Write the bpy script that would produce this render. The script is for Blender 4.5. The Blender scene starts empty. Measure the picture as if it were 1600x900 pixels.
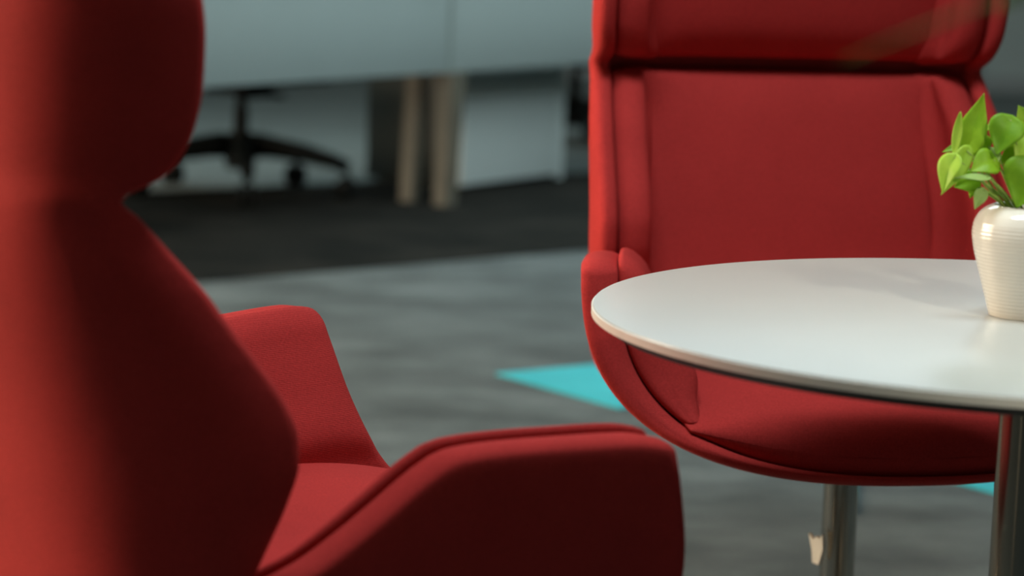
import bpy, bmesh, math, random
from mathutils import Vector, Matrix, noise

# ------------------------------------------------------------------ camera, world, lights, exposure
scene = bpy.context.scene
COL = scene.collection
PI = math.pi
PITCH, ROLL, CAM_Z = 0.1488, 0.0340, 1.0601

cam_data = bpy.data.cameras.new('camera')
cam_data.sensor_width = 36.0
cam_data.lens = 4000.0 / 1600.0 * 36.0
cam_data.clip_start = 0.02
cam_data.dof.use_dof = True
cam_data.dof.focus_distance = 2.95
cam_data.dof.aperture_fstop = 3.5
cam = bpy.data.objects.new('camera', cam_data)
COL.objects.link(cam)
cam.matrix_world = (Matrix.Translation((0, 0, CAM_Z)) @ Matrix.Rotation(PI / 2 - PITCH, 4, 'X')
                    @ Matrix.Rotation(ROLL, 4, 'Z'))
scene.camera = cam

scene.view_settings.view_transform = 'Standard'
scene.view_settings.look = 'None'
scene.view_settings.gamma = 1.0
scene.view_settings.exposure = 0.0

world = bpy.data.worlds.new('world')
scene.world = world
world.use_nodes = True
bg = world.node_tree.nodes['Background']
bg.inputs[0].default_value = (0.62, 0.80, 0.80, 1)
bg.inputs[1].default_value = 0.07


def area_light(name, loc, target, sx, sy, power, colour):
    d = bpy.data.lights.new(name, 'AREA')
    d.shape = 'RECTANGLE'
    d.size, d.size_y, d.energy, d.color = sx, sy, power, colour
    o = bpy.data.objects.new(name, d)
    COL.objects.link(o)
    o.location = loc
    o.rotation_euler = (Vector(target) - Vector(loc)).to_track_quat('-Z', 'Y').to_euler()
    return o


area_light('window_daylight', (-4.85, 4.3, 1.45), (0.0, 3.3, 0.75), 3.2, 1.8, 365, (1.0, 0.79, 0.58))
area_light('ceiling_lamp_near', (0.1, 2.62, 2.78), (0.1, 2.62, 0), 1.0, 0.5, 46, (0.82, 0.95, 1.0))
area_light('ceiling_lamp_far', (1.6, 7.2, 2.78), (1.6, 7.2, 0), 3.6, 1.6, 75, (0.80, 0.97, 1.0))
area_light('ceiling_lamp_desk', (0.5, 9.8, 2.78), (0.5, 9.8, 0), 4.0, 2.0, 70, (0.80, 0.97, 1.0))


sd_ = bpy.data.lights.new('ceiling_spot', 'SPOT')
sd_.energy, sd_.color, sd_.spot_size, sd_.spot_blend, sd_.shadow_soft_size = 205, (1.0, 0.90, 0.74), math.radians(22), 0.6, 0.12
spot = bpy.data.objects.new('ceiling_spot', sd_)
COL.objects.link(spot)
spot.location = (1.6, 0.3, 2.45)
spot.rotation_euler = (Vector((0.80, 2.50, 0.60)) - Vector(spot.location)).to_track_quat('-Z', 'Y').to_euler()


# ------------------------------------------------------------------ materials
def new_mat(name):
    m = bpy.data.materials.new(name)
    m.use_nodes = True
    nt = m.node_tree
    return m, nt, nt.nodes['Principled BSDF']


def N(nt, typ, **kw):
    n = nt.nodes.new(typ)
    for k, v in kw.items():
        setattr(n, k, v)
    return n


def tex_noise(nt, coord, scale, detail=4, rough=0.55, vec_scale=None):
    n = N(nt, 'ShaderNodeTexNoise')
    n.inputs['Scale'].default_value = scale
    n.inputs['Detail'].default_value = detail
    n.inputs['Roughness'].default_value = rough
    src = coord
    if vec_scale:
        mp = N(nt, 'ShaderNodeMapping')
        mp.inputs['Scale'].default_value = vec_scale
        nt.links.new(coord, mp.inputs['Vector'])
        src = mp.outputs['Vector']
    nt.links.new(src, n.inputs['Vector'])
    return n


def ramp(nt, src, stops):
    r = N(nt, 'ShaderNodeValToRGB')
    els = r.color_ramp.elements
    els[0].position, els[0].color = stops[0][0], (*stops[0][1], 1)
    els[1].position, els[1].color = stops[-1][0], (*stops[-1][1], 1)
    for p, c in stops[1:-1]:
        e = els.new(p)
        e.color = (*c, 1)
    nt.links.new(src, r.inputs['Fac'])
    return r


def bump(nt, bsdf, height, strength, dist):
    b = N(nt, 'ShaderNodeBump')
    b.inputs['Strength'].default_value = strength
    b.inputs['Distance'].default_value = dist
    nt.links.new(height, b.inputs['Height'])
    nt.links.new(b.outputs['Normal'], bsdf.inputs['Normal'])
    return b


def plain(name, col, rough=0.5, metal=0.0, var=0.06, scale=30):
    m, nt, b = new_mat(name)
    tc = N(nt, 'ShaderNodeTexCoord')
    n = tex_noise(nt, tc.outputs['Object'], scale)
    lo = tuple(max(0, c * (1 - var)) for c in col)
    hi = tuple(min(1, c * (1 + var)) for c in col)
    r = ramp(nt, n.outputs['Fac'], [(0.3, lo), (0.7, hi)])
    nt.links.new(r.outputs['Color'], b.inputs['Base Color'])
    b.inputs['Roughness'].default_value = rough
    b.inputs['Metallic'].default_value = metal
    return m


def fabric(name, col):
    m, nt, b = new_mat(name)
    tc = N(nt, 'ShaderNodeTexCoord')
    n = tex_noise(nt, tc.outputs['Object'], 420, 3, 0.6)
    n2 = tex_noise(nt, tc.outputs['Object'], 9, 3)
    mix = N(nt, 'ShaderNodeMath', operation='ADD')
    mul = N(nt, 'ShaderNodeMath', operation='MULTIPLY')
    mul.inputs[1].default_value = 0.35
    nt.links.new(n2.outputs['Fac'], mul.inputs[0])
    nt.links.new(n.outputs['Fac'], mix.inputs[0])
    nt.links.new(mul.outputs[0], mix.inputs[1])
    r = ramp(nt, mix.outputs[0], [(0.42, tuple(c * 0.78 for c in col)), (0.95, tuple(min(1, c * 1.18) for c in col))])
    nt.links.new(r.outputs['Color'], b.inputs['Base Color'])
    b.inputs['Roughness'].default_value = 0.85
    b.inputs['Specular IOR Level'].default_value = 0.04
    b.inputs['Sheen Weight'].default_value = 0.012
    b.inputs['Sheen Roughness'].default_value = 0.45
    b.inputs['Sheen Tint'].default_value = (1.0, 0.55, 0.5, 1)
    wv = []
    for d in ('X', 'Z'):
        w = N(nt, 'ShaderNodeTexWave', wave_type='BANDS', bands_direction=d)
        w.inputs['Scale'].default_value = 150
        w.inputs['Distortion'].default_value = 1.2
        w.inputs['Detail'].default_value = 1
        nt.links.new(tc.outputs['Object'], w.inputs['Vector'])
        wv.append(w)
    add = N(nt, 'ShaderNodeMath', operation='ADD')
    nt.links.new(wv[0].outputs['Fac'], add.inputs[0])
    nt.links.new(wv[1].outputs['Fac'], add.inputs[1])
    add2 = N(nt, 'ShaderNodeMath', operation='ADD')
    nt.links.new(add.outputs[0], add2.inputs[0])
    nt.links.new(n.outputs['Fac'], add2.inputs[1])
    bump(nt, b, add2.outputs[0], 0.25, 0.0006)
    return m


def carpet(name, stops, scale=3.6, stretch=(0.8, 1.25, 1), spec=0.1, sheen=0.08):
    m, nt, b = new_mat(name)
    tc = N(nt, 'ShaderNodeTexCoord')
    n = tex_noise(nt, tc.outputs['Object'], scale, 6, 0.6, stretch)
    f = tex_noise(nt, tc.outputs['Object'], 160, 3, 0.7)
    mul = N(nt, 'ShaderNodeMath', operation='MULTIPLY')
    mul.inputs[1].default_value = 0.30
    nt.links.new(f.outputs['Fac'], mul.inputs[0])
    add = N(nt, 'ShaderNodeMath', operation='ADD')
    nt.links.new(n.outputs['Fac'], add.inputs[0])
    nt.links.new(mul.outputs[0], add.inputs[1])
    r = ramp(nt, add.outputs[0], stops)
    nt.links.new(r.outputs['Color'], b.inputs['Base Color'])
    b.inputs['Roughness'].default_value = 0.95
    b.inputs['Specular IOR Level'].default_value = spec
    b.inputs['Sheen Weight'].default_value = sheen
    bump(nt, b, f.outputs['Fac'], 0.5, 0.004)
    return m


def brushed(name, col, rough=0.22):
    m, nt, b = new_mat(name)
    tc = N(nt, 'ShaderNodeTexCoord')
    n = tex_noise(nt, tc.outputs['Object'], 60, 3, 0.6, (1, 1, 0.02))
    r = ramp(nt, n.outputs['Fac'], [(0.3, tuple(c * .85 for c in col)), (0.7, col)])
    nt.links.new(r.outputs['Color'], b.inputs['Base Color'])
    b.inputs['Metallic'].default_value = 1.0
    b.inputs['Roughness'].default_value = rough
    return m


RED = fabric('red_wool_fabric', (0.43, 0.036, 0.033))
TABLE_WHITE = plain('white_laminate', (0.47, 0.48, 0.45), 0.32, var=0.015, scale=6)
TABLE_EDGE = plain('cream_edge', (0.85, 0.85, 0.78), 0.4, var=0.03)
TABLE_UNDER = plain('dark_edge', (0.05, 0.045, 0.04), 0.5)
STEEL = brushed('brushed_steel', (0.30, 0.27, 0.22), 0.2)
CHROME = brushed('chrome', (0.45, 0.41, 0.35), 0.14)
PAPER = plain('paper', (0.80, 0.78, 0.68), 0.7)
CARPET_GREY = carpet('grey_carpet', [(0.45, (0.036, 0.055, 0.060)), (0.65, (0.078, 0.106, 0.112)), (0.9, (0.15, 0.19, 0.195))])
CARPET_DARK = carpet('dark_brown_carpet', [(0.4, (0.008, 0.010, 0.010)), (0.85, (0.034, 0.033, 0.029))], spec=0.02, sheen=0.0)
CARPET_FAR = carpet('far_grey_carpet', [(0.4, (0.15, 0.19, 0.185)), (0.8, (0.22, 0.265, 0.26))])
CARPET_CYAN = carpet('turquoise_carpet', [(0.4, (0.02, 0.42, 0.50)), (0.85, (0.04, 0.56, 0.64))])
WALL = plain('wall_paint', (0.52, 0.62, 0.62), 0.85, var=0.03, scale=2)
CEIL = plain('ceiling_paint', (0.55, 0.57, 0.56), 0.9, var=0.02, scale=2)
TRIM = plain('painted_trim', (0.40, 0.45, 0.46), 0.5)
DESK_WHITE = plain('desk_white', (0.42, 0.50, 0.49), 0.45, var=0.02, scale=3)
DESK_DARK = plain('desk_dark_grey', (0.040, 0.050, 0.046), 0.5)
CAB_WHITE = plain('cabinet_white', (0.80, 0.90, 0.88), 0.4, var=0.02, scale=3)
JOINT = plain('desk_joint_grey', (0.28, 0.33, 0.31), 0.5)
LEG_WOOD = plain('pale_beech', (0.14, 0.13, 0.10), 0.5, var=0.12, scale=14)
BLACK = plain('black_plastic', (0.004, 0.006, 0.006), 0.6)
BLACK.node_tree.nodes['Principled BSDF'].inputs['Specular IOR Level'].default_value = 0.2
BLACK_MESH = plain('black_cloth', (0.015, 0.017, 0.018), 0.9)
SOIL = plain('soil', (0.020, 0.015, 0.010), 0.95, var=0.5, scale=200)
LAMP_FRAME = plain('lamp_frame', (0.6, 0.6, 0.6), 0.5)

m, nt, b = new_mat('lamp_diffuser')
b.inputs['Base Color'].default_value = (0.9, 0.9, 0.9, 1)
b.inputs['Emission Color'].default_value = (0.92, 0.98, 1.0, 1)
b.inputs['Emission Strength'].default_value = 1.5
DIFFUSER = m

m, nt, b = new_mat('window_glass')
b.inputs['Base Color'].default_value = (0.9, 0.95, 0.95, 1)
b.inputs['Transmission Weight'].default_value = 1.0
b.inputs['Roughness'].default_value = 0.05
b.inputs['IOR'].default_value = 1.1
GLASS = m

m, nt, b = new_mat('glazed_ceramic')
tc = N(nt, 'ShaderNodeTexCoord')
n = tex_noise(nt, tc.outputs['Object'], 25)
r = ramp(nt, n.outputs['Fac'], [(0.3, (0.66, 0.63, 0.56)), (0.7, (0.71, 0.685, 0.61))])
nt.links.new(r.outputs['Color'], b.inputs['Base Color'])
b.inputs['Roughness'].default_value = 0.16
b.inputs['Coat Weight'].default_value = 0.4
b.inputs['Coat Roughness'].default_value = 0.06
b.inputs['Subsurface Weight'].default_value = 0.0
CERAMIC = m


def leaf_mat(name, lo, hi):
    m, nt, b = new_mat(name)
    tc = N(nt, 'ShaderNodeTexCoord')
    n = tex_noise(nt, tc.outputs['Object'], 55, 4)
    r = ramp(nt, n.outputs['Fac'], [(0.3, lo), (0.7, hi)])
    nt.links.new(r.outputs['Color'], b.inputs['Base Color'])
    b.inputs['Roughness'].default_value = 0.48
    b.inputs['Specular IOR Level'].default_value = 0.28
    tr = N(nt, 'ShaderNodeBsdfTranslucent')
    nt.links.new(r.outputs['Color'], tr.inputs['Color'])
    mx = N(nt, 'ShaderNodeMixShader')
    mx.inputs['Fac'].default_value = 0.35
    out = [x for x in nt.nodes if x.type == 'OUTPUT_MATERIAL'][0]
    nt.links.new(b.outputs['BSDF'], mx.inputs[1])
    nt.links.new(tr.outputs['BSDF'], mx.inputs[2])
    nt.links.new(mx.outputs['Shader'], out.inputs['Surface'])
    return m


LEAF_MID = leaf_mat('leaf_green', (0.24, 0.46, 0.015), (0.35, 0.58, 0.03))
LEAF_BRIGHT = leaf_mat('leaf_yellow_green', (0.36, 0.60, 0.05), (0.50, 0.70, 0.09))
LEAF_DARK = leaf_mat('leaf_deep_green', (0.15, 0.35, 0.012), (0.24, 0.47, 0.02))
LEAF_PALE = leaf_mat('leaf_pale_green', (0.34, 0.52, 0.14), (0.44, 0.60, 0.20))
STEM = leaf_mat('stem_green', (0.30, 0.45, 0.08), (0.42, 0.55, 0.14))
PALM = leaf_mat('palm_green', (0.03, 0.085, 0.010), (0.055, 0.13, 0.014))
PALM.node_tree.nodes['Principled BSDF'].inputs['Roughness'].default_value = 0.75


# ------------------------------------------------------------------ object helpers
def link_mesh(name, me, mat, parent=None, smooth=True):
    o = bpy.data.objects.new(name, me)
    COL.objects.link(o)
    if mat:
        me.materials.append(mat)
    if parent:
        o.parent = parent
    if smooth:
        for p in me.polygons:
            p.use_smooth = True
    return o


def from_bm(name, bm, mat, parent=None, smooth=True, sharp=None):
    bmesh.ops.recalc_face_normals(bm, faces=bm.faces)
    me = bpy.data.meshes.new(name)
    bm.to_mesh(me)
    bm.free()
    o = link_mesh(name, me, mat, parent, smooth)
    if sharp is not None:
        me.set_sharp_from_angle(angle=math.radians(sharp))
    return o


def thing(name, label, cat, loc=(0, 0, 0), rz=0.0, group=None):
    o = bpy.data.objects.new(name, None)
    o.empty_display_size = 0.1
    COL.objects.link(o)
    o.location = loc
    o.rotation_euler = (0, 0, rz)
    tag(o, label, cat, group)
    return o


def tag(o, label, cat, group=None):
    o['label'] = label
    o['category'] = cat
    if group:
        o['group'] = group
    return o


def structure(o):
    o['kind'] = 'structure'
    return o


def dup(root, loc, rz, label):
    r = root.copy()
    COL.objects.link(r)
    r.location, r.rotation_euler = loc, (0, 0, rz)
    r['label'] = label
    for ch in list(root.children):
        c = ch.copy()
        COL.objects.link(c)
        c.parent = r
        for g in ch.children:
            d = g.copy()
            COL.objects.link(d)
            d.parent = c
    return r


def add_box(bm, lo, hi, mat=None, bevel=0.0):
    g = bmesh.ops.create_cube(bm, size=1)
    vs = g['verts']
    for v in vs:
        v.co = Vector([(lo[i] + hi[i]) / 2 + v.co[i] * (hi[i] - lo[i]) for i in range(3)])
    if bevel:
        es = list({e for v in vs for e in v.link_edges})
        r = bmesh.ops.bevel(bm, geom=es, offset=bevel, segments=2, affect='EDGES', profile=0.5)
        vs = list({v for f in r['faces'] for v in f.verts} | {v for v in vs if v.is_valid})
    if mat is not None:
        bmesh.ops.transform(bm, matrix=mat, verts=[v for v in vs if v.is_valid])


def box(name, lo, hi, mat, parent=None, bevel=0.0, matrix=None):
    bm = bmesh.new()
    add_box(bm, lo, hi, matrix, bevel)
    return from_bm(name, bm, mat, parent, smooth=bevel > 0, sharp=35 if bevel else None)


def add_lathe(bm, prof, seg=64, centre=(0, 0, 0)):
    rings = []
    for r, z in prof:
        if r < 1e-6:
            rings.append([bm.verts.new((centre[0], centre[1], centre[2] + z))])
        else:
            rings.append([bm.verts.new((centre[0] + r * math.cos(2 * PI * k / seg), centre[1] + r * math.sin(2 * PI * k / seg),
                                        centre[2] + z)) for k in range(seg)])
    for a, c in zip(rings, rings[1:]):
        for k in range(seg):
            k2 = (k + 1) % seg
            if len(a) == 1 and len(c) == 1:
                continue
            if len(a) == 1:
                bm.faces.new((a[0], c[k], c[k2]))
            elif len(c) == 1:
                bm.faces.new((a[k], a[k2], c[0]))
            else:
                bm.faces.new((a[k], a[k2], c[k2], c[k]))


def lathe(name, prof, mat, parent=None, seg=64, centre=(0, 0, 0), sharp=40):
    bm = bmesh.new()
    add_lathe(bm, prof, seg, centre)
    return from_bm(name, bm, mat, parent, True, sharp)


def add_tube(bm, pts, radii, seg=10):
    pts = [Vector(p) for p in pts]
    if not isinstance(radii, (list, tuple)):
        radii = [radii] * len(pts)
    rings = []
    up = Vector((0, 0, 1))
    for i, p in enumerate(pts):
        t = (pts[min(i + 1, len(pts) - 1)] - pts[max(i - 1, 0)]).normalized()
        ref = up if abs(t.dot(up)) < 0.95 else Vector((0, 1, 0))
        u = t.cross(ref).normalized()
        v = t.cross(u)
        rings.append([bm.verts.new(p + (u * math.cos(2 * PI * k / seg) + v * math.sin(2 * PI * k / seg)) * radii[i]) for k in range(seg)])
    for a, c in zip(rings, rings[1:]):
        for k in range(seg):
            bm.faces.new((a[k], a[(k + 1) % seg], c[(k + 1) % seg], c[k]))
    bm.faces.new(rings[0])
    bm.faces.new(rings[-1])


def interp(tab, x):
    # monotone-ish smooth interpolation through a table of (x, y)
    if x <= tab[0][0]:
        return tab[0][1]
    if x >= tab[-1][0]:
        return tab[-1][1]
    for i in range(len(tab) - 1):
        x0, y0 = tab[i]
        x1, y1 = tab[i + 1]
        if x <= x1:
            h = x1 - x0
            d = (y1 - y0) / h

            def slope(j):
                if j <= 0 or j >= len(tab) - 1:
                    return None
                a = (tab[j][1] - tab[j - 1][1]) / (tab[j][0] - tab[j - 1][0])
                c = (tab[j + 1][1] - tab[j][1]) / (tab[j + 1][0] - tab[j][0])
                return 0.0 if a * c <= 0 else 2 * a * c / (a + c)
            m0 = slope(i)
            m1 = slope(i + 1)
            m0 = d if m0 is None else m0
            m1 = d if m1 is None else m1
            t = (x - x0) / h
            return (y0 * (2 * t**3 - 3 * t**2 + 1) + h * m0 * (t**3 - 2 * t**2 + t) + y1 * (-2 * t**3 + 3 * t**2) + h * m1 * (t**3 - t**2))


def sheet(name, O, I, avals, wvals, mat, parent, r0=0.01, r1=0.01, ka=1.0, nr=5, nt_=6):
    """closed padded sheet between two surfaces O(a, w) and I(a, w): rounded along all four borders"""
    bm = bmesh.new()
    M = lambda a, w: (O(a, w) + I(a, w)) / 2
    st = []
    ws0, ws1 = wvals[0], wvals[-1]
    eps = (ws1 - ws0) * 0.01
    for k in range(nr, 0, -1):
        th = PI / 2 * k / nr
        st.append((ws0, math.cos(th), math.sin(th), 0))
    for w in wvals:
        st.append((w, 1.0, 0, None))
    for k in range(1, nr + 1):
        th = PI / 2 * k / nr
        st.append((ws1, math.cos(th), math.sin(th), 1))
    rings = []
    for w, tf, sh, end in st:
        tf = max(tf, 0.02)

        def P(a, side):
            m_ = M(a, w)
            d_ = (O(a, w) - I(a, w)) / 2 * (tf * side)
            if end == 0:
                s = m_ - M(a, ws0 + eps)
                m_ = m_ + s.normalized() * (r0 * sh)
            elif end == 1:
                s = m_ - M(a, ws1 - eps)
                m_ = m_ + s.normalized() * (r1 * sh)
            return m_, d_
        loop = []
        for a in avals:
            m_, d_ = P(a, 1)
            loop.append(m_ + d_)

        def arc(a, a_in, sgn):
            m_, d_ = P(a, 1)
            m2, _ = P(a_in, 1)
            t = (m_ - m2).normalized()
            for k in range(1, nt_):
                th = PI * k / nt_
                loop.append(m_ + d_ * (math.cos(th) * sgn) + t * (d_.length * ka * math.sin(th)))
        da = (avals[-1] - avals[0]) * 0.01
        arc(avals[-1], avals[-1] - da, 1)
        for a in reversed(avals):
            m_, d_ = P(a, 1)
            loop.append(m_ - d_)
        arc(avals[0], avals[0] + da, -1)
        rings.append([bm.verts.new(p) for p in loop])
    n = len(rings[0])
    for r_a, r_b in zip(rings, rings[1:]):
        for k in range(n):
            bm.faces.new((r_a[k], r_a[(k + 1) % n], r_b[(k + 1) % n], r_b[k]))
    bm.faces.new(rings[0])
    bm.faces.new(rings[-1])
    bmesh.ops.remove_doubles(bm, verts=bm.verts, dist=1e-5)
    return from_bm(name, bm, mat, parent)


def lin(a, b, n):
    return [a + (b - a) * k / (n - 1) for k in range(n)]


# ------------------------------------------------------------------ room
def quad_prism(name, pts, z0, z1, mat, parent=None):
    bm = bmesh.new()
    lo = [bm.verts.new((x, y, z0)) for x, y in pts]
    hi = [bm.verts.new((x, y, z1)) for x, y in pts]
    n = len(pts)
    bm.faces.new(lo)
    bm.faces.new(hi)
    for k in range(n):
        bm.faces.new((lo[k], lo[(k + 1) % n], hi[(k + 1) % n], hi[k]))
    return from_bm(name, bm, mat, parent, smooth=False)


XL, XR, YN, YF, H = -5.0, 7.0, -4.0, 16.0, 2.9
floor = structure(quad_prism('floor', [(XL, YN), (XR, YN), (XR, YF), (XL, YF)], -0.08, 0.0, CARPET_GREY))
# strip of dark carpet crossing the floor on a slant, paler carpet beyond it
p0, d0 = Vector((-0.30, 7.46)), Vector((0.757, 0.653))
p1, d1 = Vector((-0.33, 9.80)), Vector((0.80, 0.60))
strip = [p0 - d0 * 4.0, p0 + d0 * 8.0, p1 + d1 * 8.0, p1 - d1 * 4.0]
quad_prism('dark_carpet_strip', [tuple(p) for p in strip], 0.0, 0.004, CARPET_DARK, floor)
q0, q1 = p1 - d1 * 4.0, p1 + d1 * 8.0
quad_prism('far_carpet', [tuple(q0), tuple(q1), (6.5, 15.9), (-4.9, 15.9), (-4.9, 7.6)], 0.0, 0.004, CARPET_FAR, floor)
for pts in ([(-0.03, 5.735), (0.24, 5.375), (0.655, 5.66), (0.385, 6.02)],
            [(0.600, 4.72), (0.606, 4.46), (0.629, 4.48), (0.663, 4.72)],
            [(0.845, 4.775), (1.12, 4.40), (1.53, 4.68), (1.25, 5.05)]):
    quad_prism('carpet_inlay', pts, 0.0, 0.004, CARPET_CYAN, floor)

structure(box('ceiling', (XL, YN, H), (XR, YF, H + 0.1), CEIL))
wb = structure(box('wall_back', (XL, YF, 0), (XR, YF + 0.15, H), WALL))
for k in range(9):
    box('mullion', (0.9 + k * 0.62, YF - 0.05, 0), (1.0 + k * 0.62, YF, H), TRIM, wb)
structure(box('baseboard_back', (XL, YF - 0.02, 0), (XR, YF, 0.1), TRIM))
# left wall with a wide window
WY0, WY1, WZ0, WZ1 = 2.5, 6.1, 0.50, 2.45
bm = bmesh.new()
add_box(bm, (XL - 0.15, YN, 0), (XL, WY0, H))
add_box(bm, (XL - 0.15, WY1, 0), (XL, YF, H))
add_box(bm, (XL - 0.15, WY0, 0), (XL, WY1, WZ0))
add_box(bm, (XL - 0.15, WY0, WZ1), (XL, WY1, H))
structure(from_bm('wall_left', bm, WALL, smooth=False))
win = structure(box('window_1', (XL - 0.10, WY0, WZ0), (XL - 0.04, WY0 + 0.06, WZ1), TRIM))
box('window_frame', (XL - 0.10, WY1 - 0.06, WZ0), (XL - 0.04, WY1, WZ1), TRIM, win)
box('window_frame', (XL - 0.10, WY0 + 0.06, WZ0), (XL - 0.04, WY1 - 0.06, WZ0 + 0.06), TRIM, win)
box('window_frame', (XL - 0.10, WY0 + 0.06, WZ1 - 0.06), (XL - 0.04, WY1 - 0.06, WZ1), TRIM, win)
for k in range(3):
    y0 = WY0 + 0.06 + (WY1 - WY0 - 0.12) * k / 3
    y1 = WY0 + 0.06 + (WY1 - WY0 - 0.12) * (k + 1) / 3
    box('pane', (XL - 0.075, y0 + 0.01, WZ0 + 0.06), (XL - 0.065, y1 - 0.01, WZ1 - 0.06), GLASS, win)


# ------------------------------------------------------------------ wing armchair (forward is -Y)
YW = [(0.38, 0.185), (0.44, 0.160), (0.49, 0.141), (0.522, 0.129), (0.562, 0.114), (0.597, 0.105), (0.621, 0.106), (0.654, 0.119),
      (0.691, 0.145), (0.727, 0.173), (0.757, 0.195), (0.792, 0.226), (0.821, 0.252), (0.838, 0.270), (0.845, 0.260), (0.854, 0.237),
      (0.873, 0.218), (0.901, 0.206), (0.94, 0.199), (0.979, 0.198), (1.012, 0.201), (1.05, 0.212), (1.085, 0.235), (1.11, 0.27)]
XT = [(0.38, 0.235), (0.43, 0.270), (0.49, 0.303), (0.60, 0.318), (0.75, 0.308), (0.838, 0.298), (0.90, 0.306), (1.0, 0.308), (1.11, 0.290)]
YB = [(0.38, 0.185), (0.60, 0.232), (0.84, 0.278), (0.95, 0.276), (1.11, 0.268)]


def neck_dip(z):
    return 0.0025 * math.exp(-((z - 0.84) / 0.016) ** 2)


def curve(a, z, dx, yo, yw, n=3.2):
    s = abs(a)
    an = s * PI / 2
    x = (interp(XT, z) - dx) * max(0.0, math.sin(an)) ** (2 / n)
    y = yw + (yo - yw) * max(0.0, math.cos(an)) ** (2 / n)
    return Vector((math.copysign(x, a) if a else 0.0, y, z))


def avals_even(a0, a1, n):
    # denser near the centre line and the tips, where the superellipse moves fastest
    if a0 < 0:
        return [math.copysign(abs(t) ** 1.6, t) for t in lin(-1, 1, n)]
    return lin(a0, a1, n)


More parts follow.
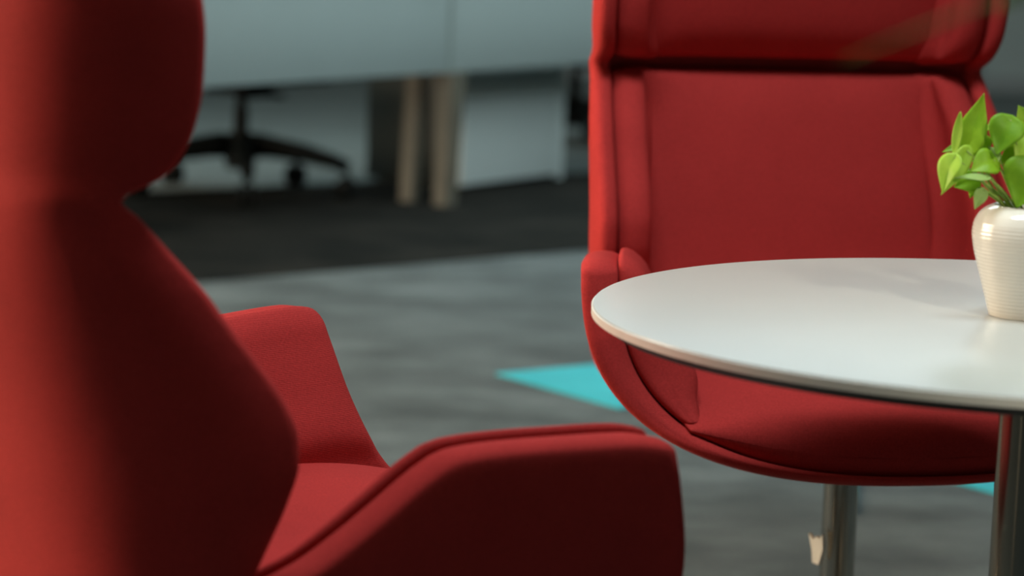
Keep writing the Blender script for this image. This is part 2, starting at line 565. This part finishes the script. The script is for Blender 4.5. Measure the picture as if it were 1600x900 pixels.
def make_chair(label, loc, rz, group):
    root = thing('wing_armchair', label, 'armchair', loc, rz, group)
    tipw = lambda z: interp(YW, z)
    # --- back shell
    zs = lin(0.40, 1.10, 110)
    sh_o = lambda a, z: curve(a, z, 0.0, interp(YB, z) + 0.088 - neck_dip(z), tipw(z) + 0.012)
    sh_i = lambda a, z: curve(a, z, 0.026, interp(YB, z) + 0.062, tipw(z) + 0.012)
    sheet('back_shell', sh_o, sh_i, avals_even(-1, 1, 61), zs, RED, root, 0.012, 0.012)
    # --- lower back: two bolsters and the centre panel
    XP = 0.238
    for sd in (-1, 1):
        def go(a, z):
            return curve(a * sd, z, 0.029, interp(YB, z) + 0.056, tipw(z) + 0.022)

        def gi(a, z):
            t = min(1.0, (0.828 - z) / 0.02)
            return curve(a * sd, z, 0.078, interp(YB, z) + 0.016, tipw(z) + 0.022, 4.6)

        def hi_(a, z):
            return curve(a * sd, z, 0.078, interp(YB, z) + 0.006 - 0.20 * (z - 0.85), tipw(z) + 0.020, 4.6)
        sheet('side_bolster', go, gi, lin(0.60, 1.0, 20), lin(0.43, 0.822, 60), RED, root, 0.012, 0.012, 0.8)
        sheet('headrest_wing', go, hi_, lin(0.60, 1.0, 20), lin(0.856, 1.09, 40), RED, root, 0.013, 0.015, 0.8)

    def pan(z0, z1, name, puff, fwd, lean=0.0):
        def fr(u, z):
            e = max(0.0, 1 - abs(u) ** 5) * max(0.0, 1 - abs((z - (z0 + z1) / 2) / ((z1 - z0) / 2)) ** 6)
            return Vector((u * (XP - 0.008), interp(YB, z) - fwd + 0.010 - puff * e - lean * (z - z0), z))

        def bk(u, z):
            return Vector((u * (XP - 0.008), interp(YB, z) + 0.045, z))
        sheet(name, fr, bk, lin(-1, 1, 31), lin(z0, z1, 40), RED, root, 0.016, 0.016, 0.45)
    pan(0.44, 0.815, 'back_panel', 0.016, 0.0)
    pan(0.863, 1.085, 'headrest_panel', 0.014, 0.012, 0.20)

    # --- seat bucket with arms: a = -1 .. 1 from arm top over the bottom to the other arm top, w = front .. rear
    XA = [(-0.36, 0.450), (-0.22, 0.424), (0.0, 0.362), (0.12, 0.326), (0.20, 0.305), (0.34, 0.270)]
    ZT = [(-0.36, 0.607), (-0.25, 0.607), (-0.222, 0.620), (-0.19, 0.625), (-0.12, 0.622), (-0.07, 0.618), (-0.03, 0.611), (-0.005, 0.594),
          (0.03, 0.561), (0.06, 0.533), (0.10, 0.501), (0.16, 0.471), (0.26, 0.439), (0.34, 0.419)]
    ZB = [(-0.36, 0.362), (-0.30, 0.344), (-0.15, 0.322), (0.15, 0.318), (0.34, 0.345)]
    NB = 2.4

    def bucket(a, w, dx, dz, yf_in=0.0):
        an = min(1.0, abs(a)) * PI / 2
        sx = max(0.0, math.sin(an)) ** (2 / NB)
        h = 1 - max(0.0, math.cos(an)) ** (2 / NB)
        yf = interp([(0, -0.338), (0.15, -0.314), (0.33, -0.274), (0.5, -0.252), (0.7, -0.238), (1.0, -0.216)], h) + yf_in
        y = yf + (0.272 - yf) * w
        zb, zt, xa = interp(ZB, y) + dz, interp(ZT, y), interp(XA, y) - dx
        return Vector((math.copysign(xa * sx, a) if a else 0.0, y, zb + (zt - zb) * h))
    wv = [t ** 1.15 for t in lin(0, 1, 56)]
    av = [math.copysign(abs(t) ** 1.15, t) for t in lin(-0.985, 0.985, 71)]
    sheet('seat_shell', lambda a, w: bucket(a, w, 0, 0), lambda a, w: bucket(a, w, 0.048, 0.010), av, wv, RED, root, 0.014, 0.01, 0.4)
    for sd in (-1, 1):
        def ao(a, w):
            return bucket(a * sd, w, 0.0485, 0.014, 0.002) + Vector((0, 0, 0.006 * abs(a) ** 6))

        def ai(a, w):
            an = a * PI / 2
            h = 1 - max(0.0, math.cos(an)) ** (2 / NB)
            return bucket(a * sd, w, 0.0485 + interp([(0.25, 0.022), (0.36, 0.055), (0.52, 0.082), (0.70, 0.067), (1.0, 0.034)], h), 0.020, 0.006) - Vector((0, 0, 0.020 * abs(a) ** 8))
        sheet('arm_pad', ao, ai, lin(0.53, 0.985, 34), [t * 0.86 for t in lin(0, 1, 40)], RED, root, 0.016, 0.01, 0.6)

    # --- seat cushion
    def s_top(u, w):
        hw = 0.300 - 0.06 * max(0.0, w - 0.3)
        yf = -0.303 + 0.040 * abs(u) ** 2.2
        y = yf + (0.20 - yf) * w
        cr = 0.042 * (1 - abs(u) ** 4.5) * (1 - 0.4 * w)
        drop = 0.044 * max(0.0, 1 - w / 0.36) ** 2
        return Vector((u * hw, y, 0.443 + cr - drop * (1 - 0.7 * abs(u) ** 3) - 0.012 * w))

    def s_bot(u, w):
        p = s_top(u, w)
        return Vector((p.x * 0.97, p.y, 0.356 + 0.058 * abs(u) ** 3))
    sheet('seat_cushion', s_top, s_bot, lin(-1, 1, 41), lin(0, 1, 40), RED, root, 0.042, 0.02, 0.5, nr=8, nt_=8)

    # --- swivel column and foot
    lathe('column', [(0.0, 0.02), (0.0245, 0.02), (0.0245, 0.328), (0.0, 0.328)], CHROME, root, 40, (0.014, 0, 0))
    lathe('seat_plate', [(0.0, 0.298), (0.07, 0.298), (0.075, 0.304), (0.075, 0.330), (0, 0.330)], CHROME, root, 40, (0.014, 0, 0))
    lathe('base', [(0.0, 0.0), (0.235, 0.0), (0.24, 0.004), (0.236, 0.009), (0.06, 0.022), (0.035, 0.03), (0.0, 0.03)], CHROME, root, 64, (0.014, 0, 0))
    return root


chair1 = make_chair('red wing armchair facing the viewer behind the round white table',
                    (0.454, 3.485, 0), 0.212, 'red wing armchairs')
chair2 = dup(chair1, (-0.247, 2.586, 0), 2.082, 'red wing armchair in the left foreground seen from behind')
DZ2 = -0.043
for ch in chair2.children:
    nm = ch.name.split('.')[0]
    if nm in ('base', 'column'):
        continue
    ch.location.z += DZ2
for ch in chair2.children:
    if ch.name.startswith('column'):
        ch.scale.z = (0.328 + DZ2) / 0.328

# white paper tag on the visible column
bm = bmesh.new()
vs = [(-0.012, 0.020), (-0.004, 0.012), (0.000, 0.018), (0.006, 0.014), (0.010, 0.022), (0.012, 0.0), (0.006, -0.022), (-0.004, -0.020), (-0.006, -0.002)]
lo = [bm.verts.new((x - 0.018, -0.024, z + 0.196)) for x, z in vs]
hi = [bm.verts.new((x - 0.018, -0.017, z + 0.196)) for x, z in vs]
bm.faces.new(lo)
bm.faces.new(hi)
for k in range(len(vs)):
    k2 = (k + 1) % len(vs)
    bm.faces.new((lo[k], lo[k2], hi[k2], hi[k]))
bmesh.ops.rotate(bm, verts=bm.verts, cent=(-0.018, -0.02, 0.196), matrix=Matrix.Rotation(math.radians(-50), 3, 'Z'))
bmesh.ops.translate(bm, verts=bm.verts, vec=(-0.006, 0, -0.005))
tg = from_bm('lift_lever', bm, PAPER, chair1, smooth=False)
tg['label'] = 'small white lever on the column'

# ------------------------------------------------------------------ round table
TX, TY, TZ, TR = 0.5458, 2.6818, 0.644, 0.46
tb = thing('round_table', 'round white table with cream edge and steel column', 'table', (TX, TY, 0))
lathe('tabletop', [(0, TZ - 0.0115), (TR - 0.001, TZ - 0.0115), (TR, TZ - 0.010), (TR, TZ - 0.0022), (TR - 0.0008, TZ - 0.0006), (TR - 0.003, TZ), (0, TZ)],
      TABLE_WHITE, tb, 200)
lathe('edge_band', [(TR - 0.0005, TZ - 0.0112), (TR + 0.0008, TZ - 0.0108), (TR + 0.0008, TZ - 0.0024), (TR - 0.0005, TZ - 0.0018), (TR - 0.0005, TZ - 0.0112)],
      TABLE_EDGE, tb, 200)
lathe('underside', [(0, TZ - 0.021), (TR - 0.016, TZ - 0.021), (TR - 0.003, TZ - 0.0116), (0, TZ - 0.0116)], TABLE_UNDER, tb, 160)
lathe('column', [(0.0, 0.02), (0.0225, 0.02), (0.0225, 0.615), (0.0, 0.615)], STEEL, tb, 48)
lathe('mounting_plate', [(0.0, 0.612), (0.11, 0.612), (0.11, 0.6225), (0.0, 0.6225)], STEEL, tb, 48)
lathe('base', [(0.0, 0.0), (0.262, 0.0), (0.268, 0.004), (0.262, 0.010), (0.08, 0.024), (0.045, 0.034), (0, 0.034)], STEEL, tb, 64)

# ------------------------------------------------------------------ plant pot on the table
PX, PY = 0.5485, 2.70
pot = thing('potted_plant', 'green leafy pothos in a ribbed white ceramic pot on the table', 'plant', (PX, PY, TZ))
prof = [(0.0, 0.0), (0.036, 0.0), (0.0385, 0.002)]
outline = [(0.0, 0.0388), (0.02, 0.0445), (0.04, 0.0505), (0.06, 0.0562), (0.075, 0.0600), (0.088, 0.0617), (0.098, 0.0605), (0.107, 0.0565), (0.113, 0.0510), (0.1165, 0.0455), (0.118, 0.0415)]
for k in range(1, 240):
    z = 0.118 * k / 240
    rib = 0.00013 * math.sin(2 * PI * z / 0.0040) * min(1.0, max(0.0, (0.106 - z) / 0.012)) * min(1, z / 0.01)
    prof.append((interp(outline, z) + rib, z))
prof += [(0.0405, 0.1188), (0.0385, 0.1185), (0.0370, 0.1165), (0.0375, 0.105), (0.045, 0.095)]
lathe('pot', prof, CERAMIC, pot, 72, sharp=80)
lathe('soil', [(0.0, 0.106), (0.02, 0.108), (0.0378, 0.104)], SOIL, pot, 32)


def leaf(name, base, tip, width, normal, mat, parent, curl=0.15, fold=0.25, stem_from=None, droop=0.0, narrow=False):
    """heart-shaped leaf blade from base to tip with a folded midrib; its stalk is part of the leaf"""
    base, tip = Vector(base), Vector(tip)
    ax = tip - base
    L = ax.length
    ax.normalize()
    nrm = Vector(normal)
    nrm = (nrm - ax * nrm.dot(ax)).normalized()
    sd = ax.cross(nrm).normalized()
    bm = bmesh.new()
    NL, NW = 20, 4
    rows = []
    for i in range(NL + 1):
        t = i / NL
        if narrow:
            w = width * (math.sin(PI * min(1, t * 0.96 + 0.02)) ** 0.8)
        else:
            w = width * 1.02 * (math.sin(PI * t ** 0.57) ** 0.95 if 0 < t < 1 else 0.0)
            w *= 1 - 0.25 * t * t
        if i == NL:
            w = 0
        row = []
        for j in range(-NW, NW + 1):
            s = j / NW
            back = 0.14 * L * s * s * max(0.0, 1 - t * 3.5) if not narrow else 0
            p = (base + ax * (L * t - back) + sd * (s * w / 2)
                 + nrm * (fold * abs(s) * w / 2 - curl * L * (t - 0.25) ** 2 - (0.012 * w if j == 0 else 0.0) + 0.05 * w * math.sin(5 * t + 2 * s)) + Vector((0, 0, -droop * t * t * L)))
            row.append(bm.verts.new(p))
        rows.append(row)
    for r0, r1 in zip(rows, rows[1:]):
        for j in range(2 * NW):
            bm.faces.new((r0[j], r0[j + 1], r1[j + 1], r1[j]))
    bmesh.ops.remove_doubles(bm, verts=bm.verts, dist=1e-5)
    bmesh.ops.recalc_face_normals(bm, faces=bm.faces)
    r = bmesh.ops.solidify(bm, geom=bm.faces[:], thickness=0.0005)
    o = from_bm(name, bm, mat, parent)
    if stem_from is not None:
        s0 = Vector(stem_from)
        bm = bmesh.new()
        mid = s0.lerp(base, 0.55) + Vector((0, 0, 0.010)) + (s0 - base) * 0.05
        pts = []
        for k in range(9):
            t = k / 8
            pts.append(s0 * (1 - t) ** 2 + mid * (2 * t * (1 - t)) + base * t * t)
        add_tube(bm, pts, [0.0016 - 0.0006 * k / 8 for k in range(9)], 7)
        from_bm('leaf_stalk', bm, STEM, o)
    return o


# leaves: (x, dy, z) in the pot's own frame, metres; x to the right, z up from the table
def lf(b, t, w, n, mat, s=(-0.012, 0.0), **kw):
    leaf('leaf', b, t, w, n, mat, pot, stem_from=(s[0], s[1], 0.106), **kw)


lf((-0.0736, -0.005, 0.1747), (-0.0582, 0.0, 0.2363), 0.0320, (-0.3, -1, 0.1), LEAF_MID, (-0.018, 0), curl=0.0, fold=0.35)
lf((-0.0885, -0.012, 0.1674), (-0.0813, -0.004, 0.2156), 0.0109, (-0.5, -1, 0), LEAF_BRIGHT, (-0.022, -0.008), curl=-0.18, narrow=True)
lf((-0.0906, -0.028, 0.1695), (-0.1035, -0.034, 0.1327), 0.0283, (-0.7, -0.8, 0.4), LEAF_BRIGHT, (-0.02, -0.012), curl=0.15, fold=0.3)
lf((-0.0766, -0.022, 0.1762), (-0.1023, -0.036, 0.1303), 0.0222, (0.35, -1, 0.4), LEAF_BRIGHT, (-0.016, -0.01), curl=0.12, fold=0.15)
lf((-0.0563, -0.034, 0.1505), (-0.0915, -0.036, 0.1508), 0.0151, (0, -0.45, 1), LEAF_PALE, (-0.012, -0.014), curl=0.12, fold=0.1)
lf((-0.0471, -0.018, 0.1674), (-0.0728, -0.03, 0.1569), 0.0320, (0, -1, 0.6), LEAF_MID, (-0.008, -0.01), curl=0.1)
lf((-0.0323, -0.018, 0.2103), (-0.0471, -0.03, 0.1746), 0.0390, (-0.2, -1, 0.3), LEAF_DARK, (-0.002, -0.004), curl=0.15)
lf((-0.0278, 0.012, 0.2073), (-0.0561, 0.01, 0.197), 0.0186, (0.1, -0.8, 0.8), LEAF_MID, (-0.002, 0.008), curl=0.2)
lf((-0.0056, -0.03, 0.1646), (-0.0248, -0.04, 0.1206), 0.0586, (-0.15, -1, 0.35), LEAF_DARK, (0.006, -0.012), curl=0.15)
lf((-0.0626, -0.014, 0.1461), (-0.0874, -0.02, 0.1378), 0.0248, (0, -1, 0.2), LEAF_MID, (-0.014, -0.006), curl=0.1)
lf((-0.0573, -0.022, 0.1357), (-0.0663, -0.03, 0.116), 0.0151, (0, -1, 0.2), LEAF_PALE, (-0.02, -0.014), curl=0.05)
lf((-0.0668, -0.018, 0.1376), (-0.0699, -0.02, 0.1262), 0.0088, (0, -1, 0.2), LEAF_MID, (-0.02, -0.004), curl=0.05)
lf((-0.0091, 0.0, 0.2062), (-0.0236, -0.01, 0.2247), 0.0230, (-0.4, -1, 0.2), LEAF_BRIGHT, (0.004, 0), curl=0.05)
lf((-0.0073, -0.005, 0.2053), (-0.0249, -0.01, 0.2018), 0.0133, (-0.2, -1, 0.7), LEAF_BRIGHT, (0.008, 0), curl=0.1)
lf((-0.0104, -0.012, 0.191), (-0.0254, -0.02, 0.169), 0.0248, (-0.2, -1, 0.3), LEAF_BRIGHT, (0.008, -0.006), curl=0.1)
lf((-0.05, 0.004, 0.18), (-0.0676, 0.0, 0.19), 0.0178, (0.1, -1, 0.3), LEAF_MID, (-0.012, 0.006), curl=0.1)
lf((-0.0381, 0.006, 0.168), (-0.0628, 0.0, 0.1786), 0.0151, (0.1, -1, 0.5), LEAF_PALE, (-0.01, 0.01), curl=0.1)
lf((-0.0805, 0.0, 0.1794), (-0.0997, -0.004, 0.173), 0.0088, (0, -0.8, 0.6), LEAF_MID, (-0.024, 0), curl=0.1)
lf((-0.0098, 0.015, 0.1776), (-0.0369, 0.01, 0.1608), 0.0267, (0.2, -1, 0.4), LEAF_MID, (0, 0.012), curl=0.15)
lf((0.030, 0.00, 0.190), (0.050, -0.01, 0.225), 0.040, (0.3, -1, 0.4), LEAF_MID, (0.01, 0.0), curl=0.15)
lf((0.035, -0.01, 0.165), (0.080, -0.02, 0.160), 0.045, (0.2, -0.8, 0.8), LEAF_MID, (0.012, 0.0), curl=0.25)
lf((0.020, 0.02, 0.180), (0.045, 0.06, 0.195), 0.040, (0.2, 0.6, 0.8), LEAF_MID, (0.008, 0.01), curl=0.2)

# ------------------------------------------------------------------ desk far behind
DD = Vector((0.55, 0.835)).normalized()
DANG = math.atan2(DD.y, DD.x)
desk = thing('office_desk', 'long pale grey office desk with hanging front panels far behind', 'desk', (-0.27, 8.95, 0), DANG)
# local x runs along the desk, local -y faces the viewer's side
ZD = 0.468
for x0, x1 in ((-2.3, 0.035), (0.06, 2.4)):
    box('front_panel', (x0, 0.0, ZD), (x1, 0.02, 0.800), DESK_WHITE, desk, 0.003)
    box('desktop', (x0 - 0.0, -0.03, 0.802), (x1, 0.60, 0.830), DESK_WHITE, desk, 0.003)
box('joint_post', (0.036, 0.002, ZD - 0.005), (0.059, 0.02, 0.800), JOINT, desk)


def desk_leg(top, bot, w, d):
    bm = bmesh.new()
    rings = []
    for (x, y, z), s in ((bot, 0.75), (top, 1.0)):
        rings.append([bm.verts.new((x + sx * w * s / 2, y + sy * d * s / 2, z)) for sx, sy in ((-1, -1), (1, -1), (1, 1), (-1, 1))])
    bm.faces.new(rings[0])
    bm.faces.new(rings[1])
    for k in range(4):
        bm.faces.new((rings[0][k], rings[0][(k + 1) % 4], rings[1][(k + 1) % 4], rings[1][k]))
    return from_bm('leg', bm, LEG_WOOD, desk, smooth=False)


desk_leg((0.10, 0.03, ZD), (0.01, -0.02, 0.005), 0.085, 0.07)
desk_leg((0.12, 0.18, ZD + 0.27), (0.0, 0.13, 0.005), 0.05, 0.07)
desk_leg((-2.2, 0.05, ZD + 0.27), (-2.2, 0.03, 0.0), 0.085, 0.07)
desk_leg((-2.2, 0.52, ZD + 0.27), (-2.2, 0.54, 0.0), 0.085, 0.07)
desk_leg((2.3, 0.05, ZD + 0.27), (2.3, 0.03, 0.005), 0.085, 0.07)
desk_leg((2.3, 0.52, ZD + 0.27), (2.3, 0.54, 0.0), 0.085, 0.07)

cab = thing('drawer_cabinet', 'drawer cabinet with white front and end darkened for shade standing under the far desk', 'cabinet', (-0.202, 9.424, 0), DANG)
box('carcass', (0.0, 0.02, 0.02), (0.68, 0.44, 0.46), DESK_DARK, cab, 0.004)  # shade on the cabinet's end is put into this dark grey
box('drawer_front', (0.0, 0.0, 0.022), (0.66, 0.018, 0.385), CAB_WHITE, cab, 0.003)
box('top_shade_strip', (0.0, 0.004, 0.392), (0.66, 0.018, 0.46), WALL, cab, 0.003)  # greyer strip paints the desktop's shadow across the cabinet front
box('edge_post', (0.662, -0.002, 0.0), (0.70, 0.02, 0.46), CAB_WHITE, cab, 0.003)
box('plinth', (0.02, 0.03, 0.0), (0.66, 0.40, 0.02), DESK_DARK, cab)


# ------------------------------------------------------------------ swivel office chairs behind the desk
def office_chair(label, loc, rz, group, phase=0.0):
    root = thing('office_chair', label, 'chair', loc, rz, group)
    lathe('hub', [(0, 0.095), (0.05, 0.095), (0.055, 0.11), (0.05, 0.20), (0.038, 0.225), (0, 0.225)], BLACK, root, 24)
    lathe('gas_lift', [(0, 0.20), (0.026, 0.20), (0.026, 0.31), (0.020, 0.312), (0.020, 0.37), (0, 0.37)], BLACK, root, 20)
    for k in range(5):
        a = 2 * PI * k / 5 + phase
        c, s = math.cos(a), math.sin(a)
        bm = bmesh.new()
        pts = [(c * r, s * r, z) for r, z in ((0.02, 0.175), (0.12, 0.175), (0.24, 0.158), (0.34, 0.135), (0.385, 0.118), (0.395, 0.085))]
        add_tube(bm, pts, [0.044, 0.040, 0.034, 0.028, 0.026, 0.016], 10)
        arm = from_bm('base_arm', bm, BLACK, root)
        bm = bmesh.new()
        for sd in (-1, 1):
            cx, cy = c * 0.385 - s * 0.018 * sd, s * 0.385 + c * 0.018 * sd
            rings = []
            for (rr, off) in ((0.0, -0.011), (0.036, -0.011), (0.040, -0.006), (0.040, 0.006), (0.036, 0.011), (0.0, 0.011)):
                ring = []
                for q in range(20):
                    th = 2 * PI * q / 20
                    ring.append(bm.verts.new((cx - s * off * sd + c * rr * math.cos(th), cy + c * off * sd + s * rr * math.cos(th), 0.040 + rr * math.sin(th))))
                rings.append(ring)
            for ra, rb in zip(rings, rings[1:]):
                for q in range(20):
                    bm.faces.new((ra[q], ra[(q + 1) % 20], rb[(q + 1) % 20], rb[q]))
        bmesh.ops.remove_doubles(bm, verts=bm.verts, dist=1e-5)
        from_bm('caster', bm, BLACK, arm)
    bm = bmesh.new()
    add_tube(bm, [(0, 0, 0.352), (0.08, -0.05, 0.356), (0.135, -0.085, 0.352)], [0.012, 0.008, 0.010], 8)
    from_bm('lift_lever', bm, BLACK, root)
    box('mechanism', (-0.09, -0.08, 0.362), (0.09, 0.10, 0.40), BLACK, root, 0.01)
    sheet('seat', lambda u, w: Vector((u * 0.22, -0.2 + 0.42 * w, 0.455 - 0.012 * u * u)), lambda u, w: Vector((u * 0.22, -0.2 + 0.42 * w, 0.402)),
          lin(-1, 1, 13), lin(0, 1, 13), BLACK_MESH, root, 0.025, 0.02)
    sheet('backrest', lambda u, w: Vector((u * (0.21 - 0.03 * w), 0.25 + 0.06 * w - 0.04 * u * u, 0.55 + 0.45 * w)),
          lambda u, w: Vector((u * (0.21 - 0.03 * w), 0.29 + 0.06 * w - 0.04 * u * u, 0.55 + 0.45 * w)),
          lin(-1, 1, 13), lin(0, 1, 13), BLACK_MESH, root, 0.02, 0.02)
    bm = bmesh.new()
    add_tube(bm, [(0, 0.05, 0.385), (0, 0.22, 0.388), (0, 0.285, 0.44), (0, 0.305, 0.60)], [0.02, 0.02, 0.02, 0.018], 10)
    from_bm('back_bracket', bm, BLACK, root)
    return root


oc = office_chair('black swivel office chair with star base, beyond the left red armchair', (-0.985, 9.10, 0), math.radians(56), 'black office chairs', math.radians(-80 - 56))
dup(oc, (0.25, 11.35, 0), math.radians(70), 'black swivel office chair half hidden behind the facing red armchair')

# ------------------------------------------------------------------ tall palm beside the camera, one blurred leaf in view
palm = thing('potted_palm', 'tall thin green palm whose blurred leaf crosses the top right corner', 'plant', (0.55, 1.10, 0))
lathe('pot', [(0, 0), (0.11, 0), (0.115, 0.005), (0.15, 0.28), (0.155, 0.30), (0.145, 0.30), (0.14, 0.27), (0, 0.265)], TABLE_WHITE, palm, 40)
bm = bmesh.new()
add_tube(bm, [(0, 0, 0.26), (0.01, 0.01, 0.6), (-0.01, 0.02, 0.95), (-0.09, 0.02, 1.136)], [0.016, 0.013, 0.010, 0.006], 10)
from_bm('stem', bm, STEM, palm)
lathe('soil', [(0, 0.272), (0.139, 0.271)], SOIL, palm, 32)
crown = (-0.09, 0.02, 1.136)
leaf('leaf', crown, (-0.384, 0.222, 0.986), 0.013, (0, -0.4, 1), PALM, palm, curl=0.0, narrow=True)
leaf('leaf', crown, (-0.320, 0.17, 1.017), 0.030, (0, -0.8, 1), PALM, palm, curl=0.0, narrow=True)
leaf('leaf', crown, (-0.30, -0.25, 1.30), 0.040, (0, -0.4, 1), PALM, palm, curl=0.35, narrow=True)
leaf('leaf', crown, (0.25, -0.20, 1.33), 0.040, (0, -0.4, 1), PALM, palm, curl=0.35, narrow=True)
leaf('leaf', crown, (0.30, 0.20, 1.25), 0.040, (0, -0.4, 1), PALM, palm, curl=0.35, narrow=True)
